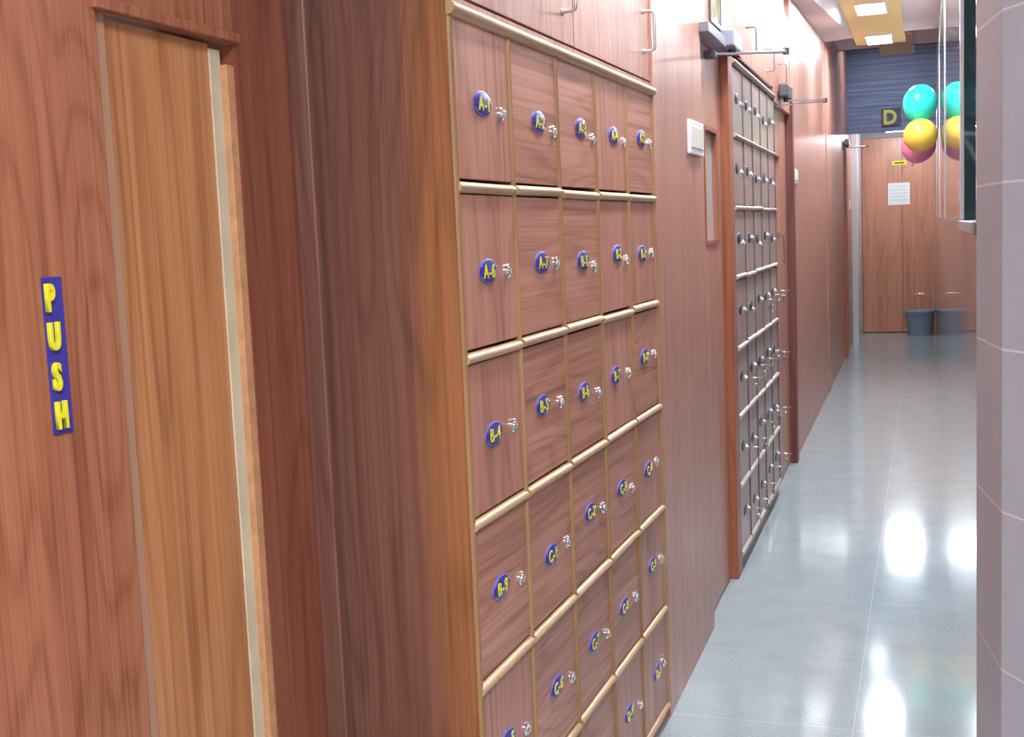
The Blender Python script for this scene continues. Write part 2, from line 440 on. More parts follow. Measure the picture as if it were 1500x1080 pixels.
# long left wall, one mesh of its wall fields
mb = MB()
mb.box(3.552, 4.42, 0.0, 0.10, 0.0, CEIL)
mb.box(4.42, 5.065, 0.0, 0.10, 2.20, CEIL)
mb.box(7.765, 13.72, 0.0, 0.10, 0.0, CEIL + 0.45)
mb.box(13.72, 16.95, 0.012, 0.10, 0.0, CEIL + 0.45)
struct('wall_left', mb, 'lam', LW.at(0), LW.rz)
struct('wall_left', MB().box(3.552, 5.05, 0.0, 0.02, CEIL-.001, CEIL).box(5.06, 7.77, 0.03, 0.1, 2.745, CEIL).box(3.552, 17.0, 0.38, 0.42, 0, CEIL + 0.45), 'wallpaint', LW.at(0), LW.rz)
# pilaster line on the far wall
struct('trim_3', MB().box(10.93, 11.30, -0.006, 0.02, 0.0, CEIL + 0.40, 0.002), 'lam', LW.at(0), LW.rz)

# right wall: polished tile wall with glass band above sill height, splayed near end
sg = 16.85 - 3.10
mb = MB().box(0, sg, 0, 0.14, 0, 1.485).box(0, rs(13.5), 0, 0.14, 1.485, CEIL + 0.45)
mb.box(rs(13.5), sg, 0.0, 0.14, 2.75, CEIL + 0.45)
mb.box(sg, rs(2.12), 0, 0.14, 0, 1.468)
mb.box(sg, rs(2.12), 0, 0.14, 2.75, CEIL)
mb.box(rs(2.15), rs(2.12), 0, 0.14, 1.468, 2.75)
struct('wall_right', mb, 'rtile', RW.at(0), RW.rz)
w1 = struct_empty('window_1', RW.at(rs(13.5)), RW.rz)
L_ = 13.5 - 3.10
def glass_mat():
    m, nt, b = new_mat('dark_window_glass')
    tc = nt.nodes.new('ShaderNodeTexCoord'); n = nt.nodes.new('ShaderNodeTexNoise'); n.inputs['Scale'].default_value = 1.5
    r = nt.nodes.new('ShaderNodeValToRGB')
    r.color_ramp.elements[0].color = rgb(112, 112, 120); r.color_ramp.elements[1].color = rgb(156, 152, 158)
    nt.links.new(tc.outputs['Object'], n.inputs['Vector']); nt.links.new(n.outputs['Fac'], r.inputs['Fac'])
    nt.links.new(r.outputs['Color'], b.inputs['Base Color'])
    b.inputs['Roughness'].default_value = 0.03
    return m
M['glass'] = glass_mat()
for i in range(3):
    a = L_ * i / 3
    part('pane', MB().box(a + 0.012, a + L_ / 3 - 0.012, 0.004, 0.02, 1.497, 2.74), 'glass', w1, smooth=False)
mb = MB().box(0, L_, 0.0, 0.03, 1.485, 1.497).box(0, L_, 0.0, 0.03, 2.74, 2.75)
for i in range(4):
    a = L_ * i / 3; mb.box(max(0, a - 0.012), min(L_, a + 0.012), 0.0, 0.03, 1.497, 2.74)
part('window_frame', mb, 'steel', w1, smooth=False)
# splayed tiled end of the right wall
SA = Frame(0.0760, 2.12, 0.139, -0.990)
struct('wall_right', MB().box(0, 0.203, 0, 0.03, 0, CEIL), 'rtile2', SA.at(0), SA.rz)
SB = Frame(0.0760 + 0.139 * 0.203, 2.12 - 0.990 * 0.203, 0.485, -0.875)
struct('wall_right', MB().box(0, 0.75, 0, 0.03, 0, CEIL), 'rtile2', SB.at(0), SB.rz)
# marble band and its ledge
# open hatch: green marble far jamb, pale edge, speckled stone sill
struct('trim_4', MB().box(sg - 0.02, sg + 0.012, 0.006, 0.30, 1.468, 2.75, 0.001), 'marble', RW.at(0), RW.rz)
struct('trim_5', MB().box(sg - 0.02, sg + 0.012, -0.003, 0.006, 1.492, 2.75, 0.001), 'whitejamb', RW.at(0), RW.rz)
struct('trim_6', MB().box(sg - 0.03, rs(2.155), -0.006, 0.30, 1.468, 1.490, 0.002), 'granite_sill', RW.at(0), RW.rz)
struct('wall_right', MB().box(0.62, 0.70, 1.34, 4.2, 0, CEIL).box(0.2, 0.62, 4.1, 4.2, 0, CEIL), 'wallpaint')
# lobby walls round the camera
struct('wall_back', MB().box(-3.0, 3.2, -3.2, -3.1, 0, CEIL), 'wallpaint')
struct('wall_lobby', MB().box(3.1, 3.2, -3.1, 1.3, 0, CEIL), 'wallpaint')
struct('wall_lobby', MB().box(0.46, 3.2, 1.24, 1.34, 0, CEIL), 'wallpaint')

# far end: door wall, fascia, vestibule
EY = 16.85
struct('wall_end', MB().box(-0.95, 0.2, EY + 0.05, EY + 0.15, 0, CEIL + 0.45), 'wallpaint')
d5 = struct_empty('door_6', (-0.81, EY, 0), 0)
part('door_leaf', MB().box(0.0, 0.502, 0, 0.045, 0.008, 2.56, 0.003), 'enddoor', d5)
part('door_leaf', MB().box(0.506, 0.915, 0, 0.045, 0.008, 2.56, 0.003), 'enddoor', d5)
struct('wall_end', MB().box(-0.90, 0.12, EY, EY + 0.05, 2.565, CEIL + 0.45), 'mauve')
FY = 14.8
struct('wall_fascia', MB().box(-0.90, 0.115, FY, FY + 0.08, 2.505, CEIL + 0.45), 'slat')
mb = MB()
for z in (2.66, 2.80, 2.92, 2.97, 3.10, 3.22, 3.34):
    mb.box(-0.862, 0.10, FY - 0.006, FY, z, z + 0.012)
struct('trim_7', mb, 'slat')
struct('ceiling', MB().box(-0.9, 0.13, FY + 0.08, EY, 2.62, 2.70), 'plaster')
# white jamb column at the end of the left wall
struct('trim_8', MB().box(-0.90, -0.815, 15.75, EY, 0, 2.618, 0.003), 'whitejamb')

# ceilings
TE = 11.38
mb = MB()
mb.box(-0.17, 0.70, 1.3, 4.2, CEIL, CEIL + 0.08)
mb.box(-0.17, 0.13, 4.2, 10.9, CEIL, CEIL + 0.08)
mb.box(-0.585, -0.17, 1.3, 11.0, CEIL + 0.01, CEIL + 0.08)
mb.box(-1.2, -0.585, 1.3, 5.05, CEIL, CEIL + 0.08)
mb.box(-3.0, 3.2, -3.2, 1.3, CEIL, CEIL + 0.08)
mb.box(-0.95, 0.14, 10.9, 13.05, CEIL + 0.17, CEIL + 0.26)
mb.box(-0.95, 0.14, 13.05, 17.0, CEIL + 0.42, CEIL + 0.5)
mb.box(-0.95, 0.14, 13.0, 13.05, CEIL + 0.17, CEIL + 0.5)
mb.box(-0.17, 0.13, 10.86, 10.9, CEIL, CEIL + 0.2)
struct('ceiling', mb, 'plaster')
# sloping soffit along the left wall
xl = lambda y: LW.at(y)[0] + 0.0
p = [(xl(5.05) - .02, 5.05, 2.76), (-0.585, 5.05, CEIL), (-0.585, 10.95, CEIL), (xl(10.95) - .02, 10.95, 3.03)]
struct('ceiling', MB().hexa([q for q in p] + [(q[0], q[1], CEIL + 0.1) for q in p]), 'plaster')
struct('ceiling', MB().box(-0.585, -0.17, 2.2, TE, CEIL - 0.012, CEIL + 0.02, 0.002), 'tray')
struct('ceiling', MB().box(-0.44, -0.115, 11.9, 13.3, CEIL + 0.12, CEIL + 0.165, 0.003), 'tan')

# ------------------------------------------------------------------ lamps
def ceiling_lamp(x0, x1, y0, y1, z, label, group, lens='lens'):
    t = thing('ceiling_light', label, 'ceiling light', ((x0 + x1) / 2, (y0 + y1) / 2, z), 0, group)
    w, l = (x1 - x0) / 2, (y1 - y0) / 2
    mb = MB()
    for a in ((-w - .008, -w, -l - .008, l + .008), (w, w + .008, -l - .008, l + .008), (-w, w, -l - .008, -l), (-w, w, l, l + .008)):
        mb.box(a[0], a[1], a[2], a[3], -0.014, 0.0)
    part('frame', mb, 'white', t, smooth=False)
    part('diffuser', MB().box(-w, w, -l, l, -0.010, -0.001), lens, t, smooth=False)
    return t
lamp_y = [(10.82, 11.30, 'lit panel light at the far end of the yellow ceiling strip'),
          (9.21, 9.66, 'lit panel light in the yellow ceiling strip, second from its far end'),
          (7.60, 8.05, 'lit panel light in the yellow ceiling strip above the third door'),
          (6.00, 6.45, 'lit panel light in the yellow ceiling strip above the far locker bank'),
          (4.40, 4.85, 'lit panel light in the yellow ceiling strip above the second door'),
          (2.80, 3.25, 'lit panel light in the yellow ceiling strip above the numbered lockers')]
for a, b, lb in lamp_y:
    ceiling_lamp(-0.482, -0.28, a, b, CEIL - 0.012, lb, 'panel lights in the yellow ceiling strip')
ceiling_lamp(0.1, 0.9, -1.0, -0.2, CEIL, 'lit square panel light in the white lobby ceiling', None, 'lens_lobby')
ceiling_lamp(-0.62, -0.18, 13.5, 14.1, CEIL + 0.42, 'added unseen panel light in the raised ceiling, brightening the slats', None, 'lens_added')  # lamp added out of sight to brighten the slatted fascia
t = thing('tube_light', 'lit white tube light under the low ceiling before the wooden double door', 'tube light', (-0.28, 15.6, 2.62), 0)
part('fixture_body', MB().box(-0.19, 0.19, -0.025, 0.025, -0.035, 0.0, 0.004), 'white', t)
part('tube', MB().tube([(-0.185, 0, -0.052), (0.185, 0, -0.052)], 0.018, 14), 'tube', t)

# ------------------------------------------------------------------ near locker bank
CW, RH, BW = 0.3065, 0.31, 1.5325
Z0 = 0.042
bank = thing('locker_bank', 'near wooden locker bank with blue oval number plates A-1 to D-5', 'locker bank', BK.at(0), BK.rz)
mb = MB().box(0.012, BW - 0.002, 0.03, 0.30, 0.0, 1.90)
part('carcass', mb, 'gap', bank, smooth=False)
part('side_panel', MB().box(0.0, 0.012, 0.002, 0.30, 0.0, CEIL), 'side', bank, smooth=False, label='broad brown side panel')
part('plinth', MB().box(0.012, BW, 0.004, 0.03, 0.0, Z0 - 0.012), 'lam', bank, smooth=False)
part('top_rail', MB().halfround(0.0, BW + 0.008, 0.004, 1.886, 1.914, 0.020), 'mould', bank)
part('fascia_strip', MB().box(0.012, BW, 0.002, 0.03, 1.912, 1.925), 'lam', bank, smooth=False)
for c in range(6):
    w = 0.011 if c else 0.016
    x = CW * c + (0.010 if c == 0 else 0) - (0.002 if c == 5 else 0)
    z1 = 1.888 if c else CEIL
    part('divider', MB().box(x - w / 2, x + w / 2, 0.004, 0.03, 0.0 if c == 0 else Z0 - 0.012, z1)
         .halfround(x - w / 2, x + w / 2, 0.004, 0.0 if c == 0 else Z0 - 0.012, z1, 0.010, vertical=True), 'mouldV', bank)
rail_me = MB().box(0, CW - 0.014, 0.004, 0.03, -0.010, 0.010).halfround(0, CW - 0.014, 0.004, -0.0105, 0.0105, 0.015).mesh('shelf_edge', M['mould'])
shade_auto(rail_me)
for r in range(6):
    for c in range(5):
        o = link('shelf_edge', rail_me, bank, (CW * c + 0.007 + random.uniform(-.001, .001), 0, Z0 + RH * r - 0.002 + random.uniform(-.0025, .0025)),
                 (0, random.uniform(-.006, .006), 0))
PL = {'A-1': (.150, 1.746, .251, 1.734), 'A-2': (.480, 1.736, .577, 1.721), 'A-3': (.795, 1.744, .888, 1.724), 'A-4': (1.092, 1.745, 1.188, 1.733), 'A-5': (1.392, 1.756, 1.486, 1.746),
      'A-6': (.141, 1.434, .248, 1.430), 'A-7': (.466, 1.439, .561, 1.434), 'B-1': (.773, 1.432, .865, 1.415), 'B-2': (1.095, 1.440, 1.178, 1.421), 'B-3': (1.364, 1.433, 1.472, 1.431),
      'B-4': (.136, 1.124, .244, 1.123), 'B-5': (.435, 1.135, .557, 1.125), 'B-6': (.746, 1.122, .869, 1.104), 'B-7': (1.038, 1.126, 1.169, 1.117), 'B-8': (1.355, 1.139, 1.473, 1.135),
      'B-9': (.140, .822, .250, .808), 'C-1': (.453, .802, .564, .803), 'C-2': (.761, .825, .870, .812), 'C-3': (1.063, .821, 1.166, .799), 'C-4': (1.364, .811, 1.463, .814),
      'C-5': (.136, .510, .246, .492), 'C-6': (.458, .503, .561, .485), 'C-7': (.757, .502, .868, .487), 'C-8': (1.047, .501, 1.166, .494), 'C-9': (1.374, .525, 1.488, .513),
      'D-1': (.140, .200, .250, .188), 'D-2': (.458, .200, .561, .188), 'D-3': (.757, .200, .868, .188), 'D-4': (1.061, .200, 1.181, .178), 'D-5': (1.398, .194, 1.476, .196)}
order = list(PL)
DWd, DH = CW - 0.016, RH - 0.028
def door_mesh(mat):
    me = MB().box(-DWd / 2, DWd / 2, 0.0, 0.022, -DH / 2, DH / 2, 0.0015).mesh('locker_door', M[mat]); shade_auto(me); return me
dmV, dmH = door_mesh('lamdoor'), door_mesh('lamH')
plate_me = MB().lathe([(0.0235, 0.0), (0.0235, 0.003), (0.0215, 0.0045)], 32, axis='Y', sx=1.9).mesh('number_plate', M['blue'])
plate_me.materials.append(M['rim'])
for p_ in plate_me.polygons:
    n_ = p_.normal
    if abs(n_.y) < 0.9: p_.material_index = 1
shade_auto(plate_me)
def lock_mesh(mat):
    me = (MB().lathe([(0.0145, 0.0), (0.0145, 0.003), (0.012, 0.006), (0.0095, 0.006), (0.0085, 0.004), (0.0085, 0.0045), (0.008, 0.009), (0.0065, 0.0098)], 20, axis='Y')
          .box(-0.0012, 0.0012, -0.0112, -0.0095, -0.005, 0.005)).mesh('cam_lock', M[mat]); shade_auto(me); return me
lock_me = lock_mesh('chrome')
for i, nm in enumerate(order):
    r, c = 5 - i // 5, i % 5
    px, pz, lx, lz = PL[nm]
    cx, cz = CW * (c + 0.5), Z0 + RH * (r + 0.5) - 0.001
    horiz = (c in (1, 2)) or (c == 4 and r in (3, 5)) or (c == 0 and r == 2) or (c == 3 and r in (1, 2))
    d = link('locker_door', dmH if horiz else dmV, bank, (cx, 0.0, cz), label='locker door numbered ' + nm)
    link('number_plate', plate_me, d, (px - cx, 0.0, pz - cz))
    link('plate_number', text_mesh(nm, 0.037, 0.0007, 'yellow', 0.0, 0.0003, 1.0), d, (px - cx, -0.0052, pz - cz))
    link('cam_lock', lock_me, d, (lx - cx, 0.0, lz - cz))
    # back face sits in the carcass

# loft cabinet above it
def d_handle(parent, x, z0, z1, out=0.034, r=0.0045, mat='steel'):
    k = 0.012; pts = [(x, 0.0, z0)]
    for a in range(5):
        t = PI / 2 * a / 4; pts.append((x, -(out - k) - k * math.sin(t), z0 + k - k * math.cos(t)))
    for a in range(5):
        t = PI / 2 * a / 4; pts.append((x, -(out - k) - k * math.cos(t), z1 - k + k * math.sin(t)))
    pts.append((x, 0.0, z1))
    mb = MB().tube(pts, r, 10)
    mb.lathe([(0.008, 0.0), (0.008, 0.003), (0.006, 0.004)], 14, c=(x, 0, z0), axis='Y').lathe([(0.008, 0.0), (0.008, 0.003), (0.006, 0.004)], 14, c=(x, 0, z1), axis='Y')
    return part('handle', mb, mat, parent)
loft = thing('loft_cabinet', 'wooden overhead cabinet with steel handles above the numbered lockers', 'cabinet', BK.at(0), BK.rz)
part('carcass', MB().box(0.014, BW, 0.02, 0.30, 1.928, CEIL - 0.002), 'gap', loft, smooth=False)
for a, b in ((0.016, 0.764), (0.770, BW + 0.005)):
    d = part('cabinet_door', MB().box(a, b, 0.0, 0.02, 1.929, CEIL - 0.004, 0.0012), 'lam', loft)
    if a < 0.1: d_handle(d, 0.680, 1.995, 2.11)
    else: d_handle(d, 1.455, 2.005, 2.115)

# ------------------------------------------------------------------ second door
d2 = struct_empty('door_3', LW.at(4.42), LW.rz)
W_ = 0.63
mb = MB()
a0, a1, z0, z1 = 0.20, 0.50, 1.44, 1.875
mb.box(0.003, a0, 0.030, 0.065, 0.01, 2.185).box(a1, W_, 0.030, 0.065, 0.01, 2.185).box(a0, a1, 0.030, 0.065, 0.01, z0).box(a0, a1, 0.030, 0.065, z1, 2.185)
part('door_leaf', mb, 'lam', d2, smooth=False)
part('vision_pane', MB().box(a0, a1, 0.048, 0.054, z0, z1), 'glass_pale', d2, smooth=False, label='frosted vision pane')
mb = MB()
for q in ((a0 - .008, a0 + .008, z0 - .008, z1 + .008), (a1 - .008, a1 + .008, z0 - .008, z1 + .008), (a0, a1, z0 - .008, z0 + .008), (a0, a1, z1 - .008, z1 + .008)):
    mb.box(q[0], q[1], 0.024, 0.031, q[2], q[3])
part('glazing_bead', mb, 'post', d2, smooth=False)
struct('trim_9', MB().box(4.40, 4.82, -0.034, 0.05, 2.190, 2.225, 0.003).box(4.82, 5.10, -0.010, 0.05, 2.190, 2.225), 'grey', LW.at(0), LW.rz)
struct('trim_10', MB().box(5.065, 5.185, -0.004, 0.30, 0.0, 2.22, 0.003), 'post', LW.at(0), LW.rz)
# transom light above it
w2 = struct_empty('window_2', LW.at(4.62), LW.rz)
mb = MB()
for q in ((0, .018, 2.26, 3.0), (.252, .27, 2.26, 3.0), (.018, .252, 2.26, 2.278), (.018, .252, 2.98, 3.0)):
    mb.box(q[0], q[1], -0.010, 0.0, q[2], q[3])
part('window_frame', mb, 'dgrey', w2, smooth=False)
def transom_mat():
    m, nt, b = new_mat('streaky_glass')
    tc = nt.nodes.new('ShaderNodeTexCoord'); mp = nt.nodes.new('ShaderNodeMapping'); mp.inputs['Scale'].default_value = (30, 1, 3)
    n = nt.nodes.new('ShaderNodeTexNoise'); n.inputs['Scale'].default_value = 1.0
    r = nt.nodes.new('ShaderNodeValToRGB'); e = r.color_ramp.elements
    e[0].position = .38; e[0].color = rgb(70, 66, 52); e[1].position = .62; e[1].color = rgb(214, 210, 170)
    nt.links.new(tc.outputs['Object'], mp.inputs['Vector']); nt.links.new(mp.outputs[0], n.inputs['Vector'])
    nt.links.new(n.outputs['Fac'], r.inputs['Fac']); nt.links.new(r.outputs['Color'], b.inputs['Base Color'])
    b.inputs['Roughness'].default_value = 0.08
    return m
M['transom'] = transom_mat()
part('pane', MB().box(.018, .252, -0.005, 0.0, 2.278, 2.98), 'transom', w2, smooth=False)

# ------------------------------------------------------------------ far locker bank
S2, CW2, RH2, ZB = 5.187, 0.3195, 0.3005, 0.075
bank2 = thing('locker_bank', 'far brown locker bank, greyed in its colour for glare, with keys hanging from its lower doors', 'locker bank', LW.at(S2), LW.rz)
BW2 = CW2 * 5
part('carcass', MB().box(0.0, BW2, 0.028, 0.36, 0.06, 2.18), 'gap', bank2, smooth=False)
part('plinth', MB().box(0.0, BW2, 0.012, 0.34, 0.0, 0.06), 'far', bank2, smooth=False)
part('top_rail', MB().box(0, BW2, 0.002, 0.03, 2.178, 2.198).halfround(0, BW2, 0.002, 2.174, 2.200, 0.018), 'mould2', bank2)
for c in range(1, 6):
    x = CW2 * c - (0.006 if c == 5 else 0)
    part('divider', MB().box(x - .006, x + .006, 0.004, 0.03, ZB - .012, 2.176).halfround(x - .006, x + .006, 0.004, ZB - .012, 2.176, 0.010, vertical=True), 'divider2', bank2)
rail2 = MB().box(0, CW2 - 0.014, 0.004, 0.03, -0.010, 0.010).halfround(0, CW2 - 0.014, 0.004, -0.011, 0.011, 0.017).mesh('shelf_edge', M['mould2'])
shade_auto(rail2)
dm2 = MB().box(-(CW2 - .014) / 2, (CW2 - .014) / 2, 0.0, 0.022, -(RH2 - .026) / 2, (RH2 - .026) / 2, 0.0015).mesh('locker_door', M['far']); shade_auto(dm2)
pl2 = MB().lathe([(0.0235, 0.0), (0.0235, 0.003), (0.0215, 0.0045)], 24, axis='Y', sx=1.7).mesh('number_plate', M['navy']); shade_auto(pl2)
lk2 = lock_mesh('steel')
locks2 = {}
for r in range(7):
    for c in range(5):
        link('shelf_edge', rail2, bank2, (CW2 * c + 0.007, 0, ZB + RH2 * r + random.uniform(-.003, .003)), (0, random.uniform(-.008, .008), 0))
        cx, cz = CW2 * (c + .5), ZB + RH2 * (r + .5)
        d = link('locker_door', dm2, bank2, (cx, 0.0, cz))
        px, pz = -0.03 + random.uniform(-.02, .02), random.uniform(-.01, .02)
        lx, lz = 0.095 + random.uniform(-.012, .012), pz + random.uniform(-.03, .005)
        link('number_plate', pl2, d, (px, 0, pz)); link('cam_lock', lk2, d, (lx, 0, lz))
        locks2[(r, c)] = (cx + lx, cz + lz)
# keys hanging from the lower doors: key in the lock, ring, tag or second key
def key_mesh(mat, blade_out=True):
    # key with bow in the x/z plane, blade along +Y
    mb = MB()
    ring = [(0.009 * math.cos(a * PI / 8), 0, 0.010 * math.sin(a * PI / 8)) for a in range(16)]
    mb.tube(ring, 0.0024, 6, closed=True)
    mb.box(-0.003, 0.003, -0.0012, 0.0012, -0.036, -0.009)
    mb.box(0.003, 0.006, -0.0012, 0.0012, -0.034, -0.028).box(0.003, 0.005, -0.0012, 0.0012, -0.024, -0.019)
    me = mb.mesh('key', M[mat]); shade_auto(me); return me
key_me = key_mesh('steel'); key_dk = key_mesh('dull')
ring_me = MB().tube([(0, -0.013 + 0.013 * math.cos(a * PI / 10), 0.013 * math.sin(a * PI / 10)) for a in range(20)], 0.0013, 6, closed=True).mesh('key_ring', M['chrome']); shade_auto(ring_me)
tag_me = MB().lathe([(0.014, -0.001), (0.014, 0.001)], 16, axis='Y').mesh('key_tag', M['steel']); shade_auto(tag_me)
ordn = ['bottom', 'second lowest', 'third lowest', 'fourth lowest']
coln = ['nearest', 'second nearest', 'middle', 'second farthest', 'farthest']
keyed = {3: (2, 3, 4), 2: (0, 1, 2, 3, 4), 1: (0, 1, 2, 3, 4), 0: (0, 1, 2, 3, 4)}
for r, cs in keyed.items():
    for c in cs:
        x, z = locks2[(r, c)]
        dark = (r + c) % 3 == 0
        t = thing('key_bunch', '%s key bunch hanging from the %s column of the far lockers, %s row' % ('dark' if dark else 'silver', coln[c], ordn[r]),
                  'keys', LW.at(S2 + x, -0.010, z), LW.rz, 'key bunches on the far lockers')
        # key standing out of the lock: bow outward (-Y)
        link('key', key_dk if dark else key_me, t, (0, -0.030, 0), (-PI / 2, 0, 0))
        link('key_ring', ring_me, t, (0, -0.026, -0.010), (0.4, 0, 0))
        link('key', key_me if dark else key_dk, t, (0.004, -0.040, -0.034), (random.uniform(-.15, .1), random.uniform(-.3, .3), random.uniform(-.6, .6)))
        if random.random() < 0.6:
            link('key_tag', tag_me, t, (-0.003, -0.034, -0.040), (0.1, 0, random.uniform(0.3, 1.0)))
# loft cabinet above the far bank and the third door
loft2 = thing('loft_cabinet', 'wooden overhead cabinet with three loop handles above the far lockers', 'cabinet', LW.at(S2 - 0.12), LW.rz)
part('carcass', MB().box(0.0, 2.68, 0.022, 0.36, 2.245, 2.74), 'gap', loft2, smooth=False)
b_ = [0.0, 0.81, 1.575, 2.13, 2.68]
for i in range(4):
    d = part('cabinet_door', MB().box(b_[i] + .003, b_[i + 1] - .003, 0.0, 0.022, 2.238, 2.745, 0.0012), 'lamg', loft2)
    if i < 3: d_handle(d, (0.640, 1.400, 2.03)[i], 2.285, 2.395, 0.045, 0.0045, 'dull')
part('cornice', MB().box(0.40, 1.55, -0.006, 0.02, 2.222, 2.232), 'darkpost', loft2, smooth=False)

# ------------------------------------------------------------------ third door and its post
d3 = struct_empty('door_4', LW.at(6.79), LW.rz)
mb = MB()
a0, a1, z0, z1 = 0.19, 0.50, 1.455, 1.89
mb.box(0.003, a0, 0.026, 0.06, 0.01, 2.16).box(a1, 0.875, 0.026, 0.06, 0.01, 2.16).box(a0, a1, 0.026, 0.06, 0.01, z0).box(a0, a1, 0.026, 0.06, z1, 2.16)
part('door_leaf', mb, 'lam', d3, smooth=False)
part('vision_pane', MB().box(a0, a1, 0.046, 0.052, z0, z1), 'jambred', d3, smooth=False, label='dark reddish vision pane')
part('glazing_bead', MB().box(a0 - .01, a1 + .01, 0.018, 0.028, z0 - .012, z0), 'mould', d3, smooth=False)
struct('trim_11', MB().box(6.79, 7.70, -0.004, 0.06, 2.16, 2.24, 0.002), 'lam', LW.at(0), LW.rz)
struct('trim_12', MB().box(7.665, 7.768, -0.020, 0.30, 0.0, 2.24, 0.003), 'darkpost', LW.at(0), LW.rz)
ps = thing('push_sign', 'small vertical push sign of dark letters beside the third door post', 'sign', LW.at(7.45, 0.026, 1.35), LW.rz)
part('backing', MB().box(-0.022, 0.022, -0.003, 0.0, -0.085, 0.085, 0.001), 'lip', ps)
for k, ch in enumerate('PUSH'):
    link('letter', text_mesh(ch, 0.045, 0.002, 'navy', 0.001), ps, (0, -0.004, 0.063 - 0.042 * k))

# fourth opening far down the wall
struct('trim_13', MB().box(13.70, 13.80, -0.030, 0.05, 0.0, 2.35, 0.003), 'post', LW.at(0), LW.rz)
d4 = struct_empty('door_5', LW.at(13.82), LW.rz)
part('door_leaf', MB().box(0.0, 0.9, 0.004, 0.012, 0.01, 2.30), 'lam', d4, smooth=False)

# ------------------------------------------------------------------ door closers
def bar(path, w, h):
    """flat bar along a 2-point path (in plan), w wide in plan, h tall"""
    (x0, y0, z0), (x1, y1, z1) = path
    dx, dy = x1 - x0, y1 - y0; l = math.hypot(dx, dy); nx, ny = -dy / l * w / 2, dx / l * w / 2
    return [(x0 + nx, y0 + ny, z0), (x0 - nx, y0 - ny, z0), (x1 - nx, y1 - ny, z1), (x1 + nx, y1 + ny, z1),
            (x0 + nx, y0 + ny, z0 + h), (x0 - nx, y0 - ny, z0 + h), (x1 - nx, y1 - ny, z1 + h), (x1 + nx, y1 + ny, z1 + h)]
def door_closer(s, zc, label, elbow, shoe, mat, blen=0.24):
    t = thing('door_closer', label, 'door closer', LW.at(s, -0.012, zc), LW.rz, 'door closers on the left wall')
    part('closer_body', MB().box(-blen / 2, blen / 2, -0.052, 0.0, -0.030, 0.034, 0.006), mat, t)
    part('spindle', MB().lathe([(0.016, -0.052), (0.016, -0.030)], 16), 'dgrey', t, (0.0, -0.028, 0))
    part('arm', MB().hexa(bar([(0.0, -0.028, -0.048), (elbow[0], elbow[1], -0.050)], 0.022, 0.007)), 'steel', t, smooth=False)
    part('arm', MB().hexa(bar([(elbow[0], elbow[1], -0.058), (shoe[0], shoe[1], shoe[2])], 0.018, 0.007)), 'steel', t, smooth=False)
    part('elbow_pivot', MB().lathe([(0.012, -0.062), (0.012, -0.038)], 12), 'dgrey', t, (elbow[0], elbow[1], 0))
    part('arm_shoe', MB().box(shoe[0] - .03, shoe[0] + .03, shoe[1] - .012, shoe[1] + .032, shoe[2] - .012, shoe[2] + .014, 0.003), 'dgrey', t)
    return t
door_closer(4.95, 2.225, 'silver door closer above the door between the two locker banks', (0.02, -0.235), (-0.32, 0.0, -0.088), 'grey')
door_closer(7.10, 2.235, 'dark grey door closer beside the far end of the far lockers', (0.10, -0.235), (-0.18, 0.012, -0.090), 'dgrey')
door_closer(13.74, 2.34, 'small door closer farthest down the left wall', (0.0, -0.235), (-0.2, 0.0, -0.07), 'grey', 0.2)

# ------------------------------------------------------------------ switch plates
def switch_plate(s, z, w, h, label, mat, dy=0.0, n=3):
    t = thing('switch_plate', label, 'switch plate', LW.at(s, dy, z), LW.rz, 'switch plates on the left wall')
    part('plate', MB().box(-w / 2, w / 2, -0.014, 0.0, -h / 2, h / 2, 0.004), mat, t)
    for i in range(n):
        a = -w / 2 + 0.02 + (w - 0.04) * i / n; b = a + (w - 0.04) / n - 0.004
        part('rocker', MB().box(a, b, -0.018, -0.012, -h / 2 + 0.022, h / 2 - 0.022, 0.002), 'offw' if mat == 'white' else 'white', t)
    return t
switch_plate(4.225, 1.805, 0.27, 0.115, 'white switch plate on the wall right of the numbered lockers', 'white')
switch_plate(7.95, 1.795, 0.22, 0.095, 'cream switch plate just past the dark post of the third door', 'offw')
switch_plate(14.95, 1.69, 0.16, 0.12, 'small cream switch plate near the far end of the left wall', 'offw', 0.012, 2)

# ------------------------------------------------------------------ PUSH sign on the near door
ps = thing('push_sign', 'blue vertical sign with raised yellow letters on the brown door', 'sign', DW.at(1.313, 0.0, 1.367), DW.rz)
part('backing', MB().prism([(-0.0185, -0.0025), (0.0185, -0.0025), (0.0185, 0), (-0.0185, 0)], -0.1035, 0.1035), 'blue', ps, rot=(0, 0.0, 0), smooth=False)
for (ch, x, z) in (('P', -0.0095, 0.077), ('U', -0.0075, 0.026), ('S', -0.0085, -0.027), ('H', -0.0055, -0.0785)):
    link('letter', text_mesh(ch, 0.048, 0.0022, 'yellow', 0.0012, 0.001, 0.62), ps, (x, -0.0055, z))

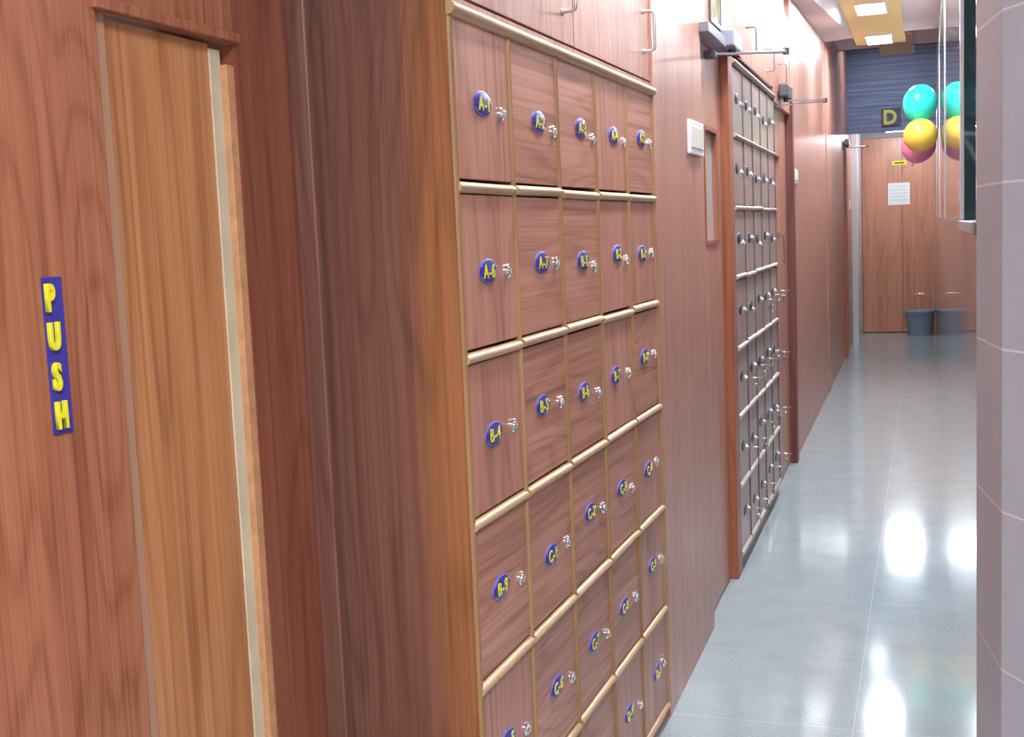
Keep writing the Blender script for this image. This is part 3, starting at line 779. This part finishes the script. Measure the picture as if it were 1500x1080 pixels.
# ------------------------------------------------------------------ end door notices, D sign
t = thing('notice_sheet', 'white notice sheet taped to the wooden double door at the corridor end', 'notice', (-0.348, EY, 1.828))
part('sheet', MB().box(-0.137, 0.137, -0.002, 0.0, -0.143, 0.143), 'paper', t, smooth=False)
mb = MB()
for k in range(5): mb.box(-0.11, 0.11 - 0.03 * (k % 2), -0.0028, -0.0018, 0.095 - 0.045 * k, 0.101 - 0.045 * k)
part('ruled_lines', mb, 'ink', t, smooth=False)
t = thing('door_sign', 'small yellow sign above the white notice on the end door', 'sign', (-0.34, EY, 2.229))
part('plate', MB().box(-0.09, 0.09, -0.004, 0.0, -0.030, 0.030, 0.002), 'yellow', t)
part('dark_band', MB().box(-0.062, 0.062, -0.005, -0.0035, -0.010, 0.010), 'darkink', t, smooth=False)
t = thing('letter_sign', 'navy square sign with a pale yellow D on the blue-grey slats', 'sign', (-0.385, FY - 0.006, 2.665))
part('backing', MB().box(-0.105, 0.105, -0.01, 0.0, -0.10, 0.10, 0.003), 'navy', t)
M['paleyellow'] = plain('pale_yellow_acrylic', rgb(206, 200, 110), 0.4)
link('letter', text_mesh('D', 0.22, 0.004, 'paleyellow', 0.008, 0, 0.95), t, (-0.01, -0.014, 0.0))

# ------------------------------------------------------------------ bucket
t = thing('bucket', 'grey plastic bucket with wire handle standing before the end door', 'bucket', (-0.093, 16.45, 0.0))
part('body', MB().lathe([(0.145, 0.004), (0.15, 0.0), (0.153, 0.02), (0.183, 0.30), (0.185, 0.318), (0.178, 0.318), (0.175, 0.30), (0.147, 0.03)], 40), 'bucket', t)
part('rim', MB().lathe([(0.184, 0.285), (0.193, 0.290), (0.195, 0.316), (0.186, 0.325), (0.180, 0.316)], 40), 'bucket', t)
part('water', MB().lathe([(0.172, 0.285), (0.170, 0.287)], 40), 'water', t)
pts = [(0.19 * math.cos(PI * k / 16), -0.02 - 0.03 * math.sin(PI * k / 16), 0.32 + 0.22 * math.sin(PI * k / 16)) for k in range(17)]
part('wire_handle', MB().tube(pts, 0.005, 8), 'chrome', t)
for s_ in (-1, 1):
    part('handle_lug', MB().box(s_ * 0.19 - 0.012, s_ * 0.19 + 0.012, -0.038, 0.0, 0.295, 0.328, 0.003), 'bucket', t)

# ------------------------------------------------------------------ balloons
def balloon(r, mat, label, loc, tilt, stretch=1.08):
    t = thing('balloon', label, 'balloon', loc, 0, 'balloons tied in a bunch by the right wall')
    prof = []
    n = 22
    for k in range(n + 1):
        a = PI * k / n
        rr = r * math.sin(a); h = -r * math.cos(a) * stretch
        if a < PI / 2: h *= 1.0 + 0.10 * (1 - math.sin(a)); 
        prof.append((max(rr, 0.004), h))
    part('skin', MB().lathe(prof, 36), mat, t, rot=tilt)
    h0 = -r * stretch * 1.10
    part('knot', MB().lathe([(0.004, h0 - 0.002), (0.006, h0 - 0.008), (0.011, h0 - 0.018), (0.009, h0 - 0.020)], 14), mat, t, rot=tilt)
    return t
balloon(0.133, 'teal', 'teal balloon at the top of the balloon bunch', (-0.048, 10.30, 2.405), (0, 0.1, 0), 1.10)
balloon(0.130, 'byellow', 'yellow balloon below the teal balloon', (-0.046, 10.18, 2.145), (1.2, 0.1, 0), 1.02)
balloon(0.136, 'pink', 'pink balloon half hidden behind the yellow balloon', (-0.062, 10.50, 2.09), (0, 0.3, 0), 1.02)

# ------------------------------------------------------------------ camera
F = 1774.0
R = ((0.94581567, 0.00416991, -0.32467727), (0.32198707, 0.11703806, 0.939482), (-0.04191715, 0.99311868, -0.10935378))
cam = bpy.data.cameras.new('camera'); co = bpy.data.objects.new('camera', cam); COL.objects.link(co)
cam.sensor_fit = 'HORIZONTAL'; cam.sensor_width = 36.0; cam.lens = F / 1500 * 36.0; cam.clip_start = 0.02
co.matrix_world = Matrix(((R[0][0], R[0][1], -R[0][2], 0), (R[1][0], R[1][1], -R[1][2], 0), (R[2][0], R[2][1], -R[2][2], 1.5), (0, 0, 0, 1)))
scene.camera = co

# ------------------------------------------------------------------ world and view
w = bpy.data.worlds.new('world'); scene.world = w; w.use_nodes = True
w.node_tree.nodes['Background'].inputs[0].default_value = (0.9, 0.95, 1, 1)
w.node_tree.nodes['Background'].inputs[1].default_value = 0.3
scene.view_settings.view_transform = 'Standard'; scene.view_settings.look = 'None'
scene.view_settings.exposure = 1.9; scene.view_settings.gamma = 1.0
scene.view_settings.use_curve_mapping = False
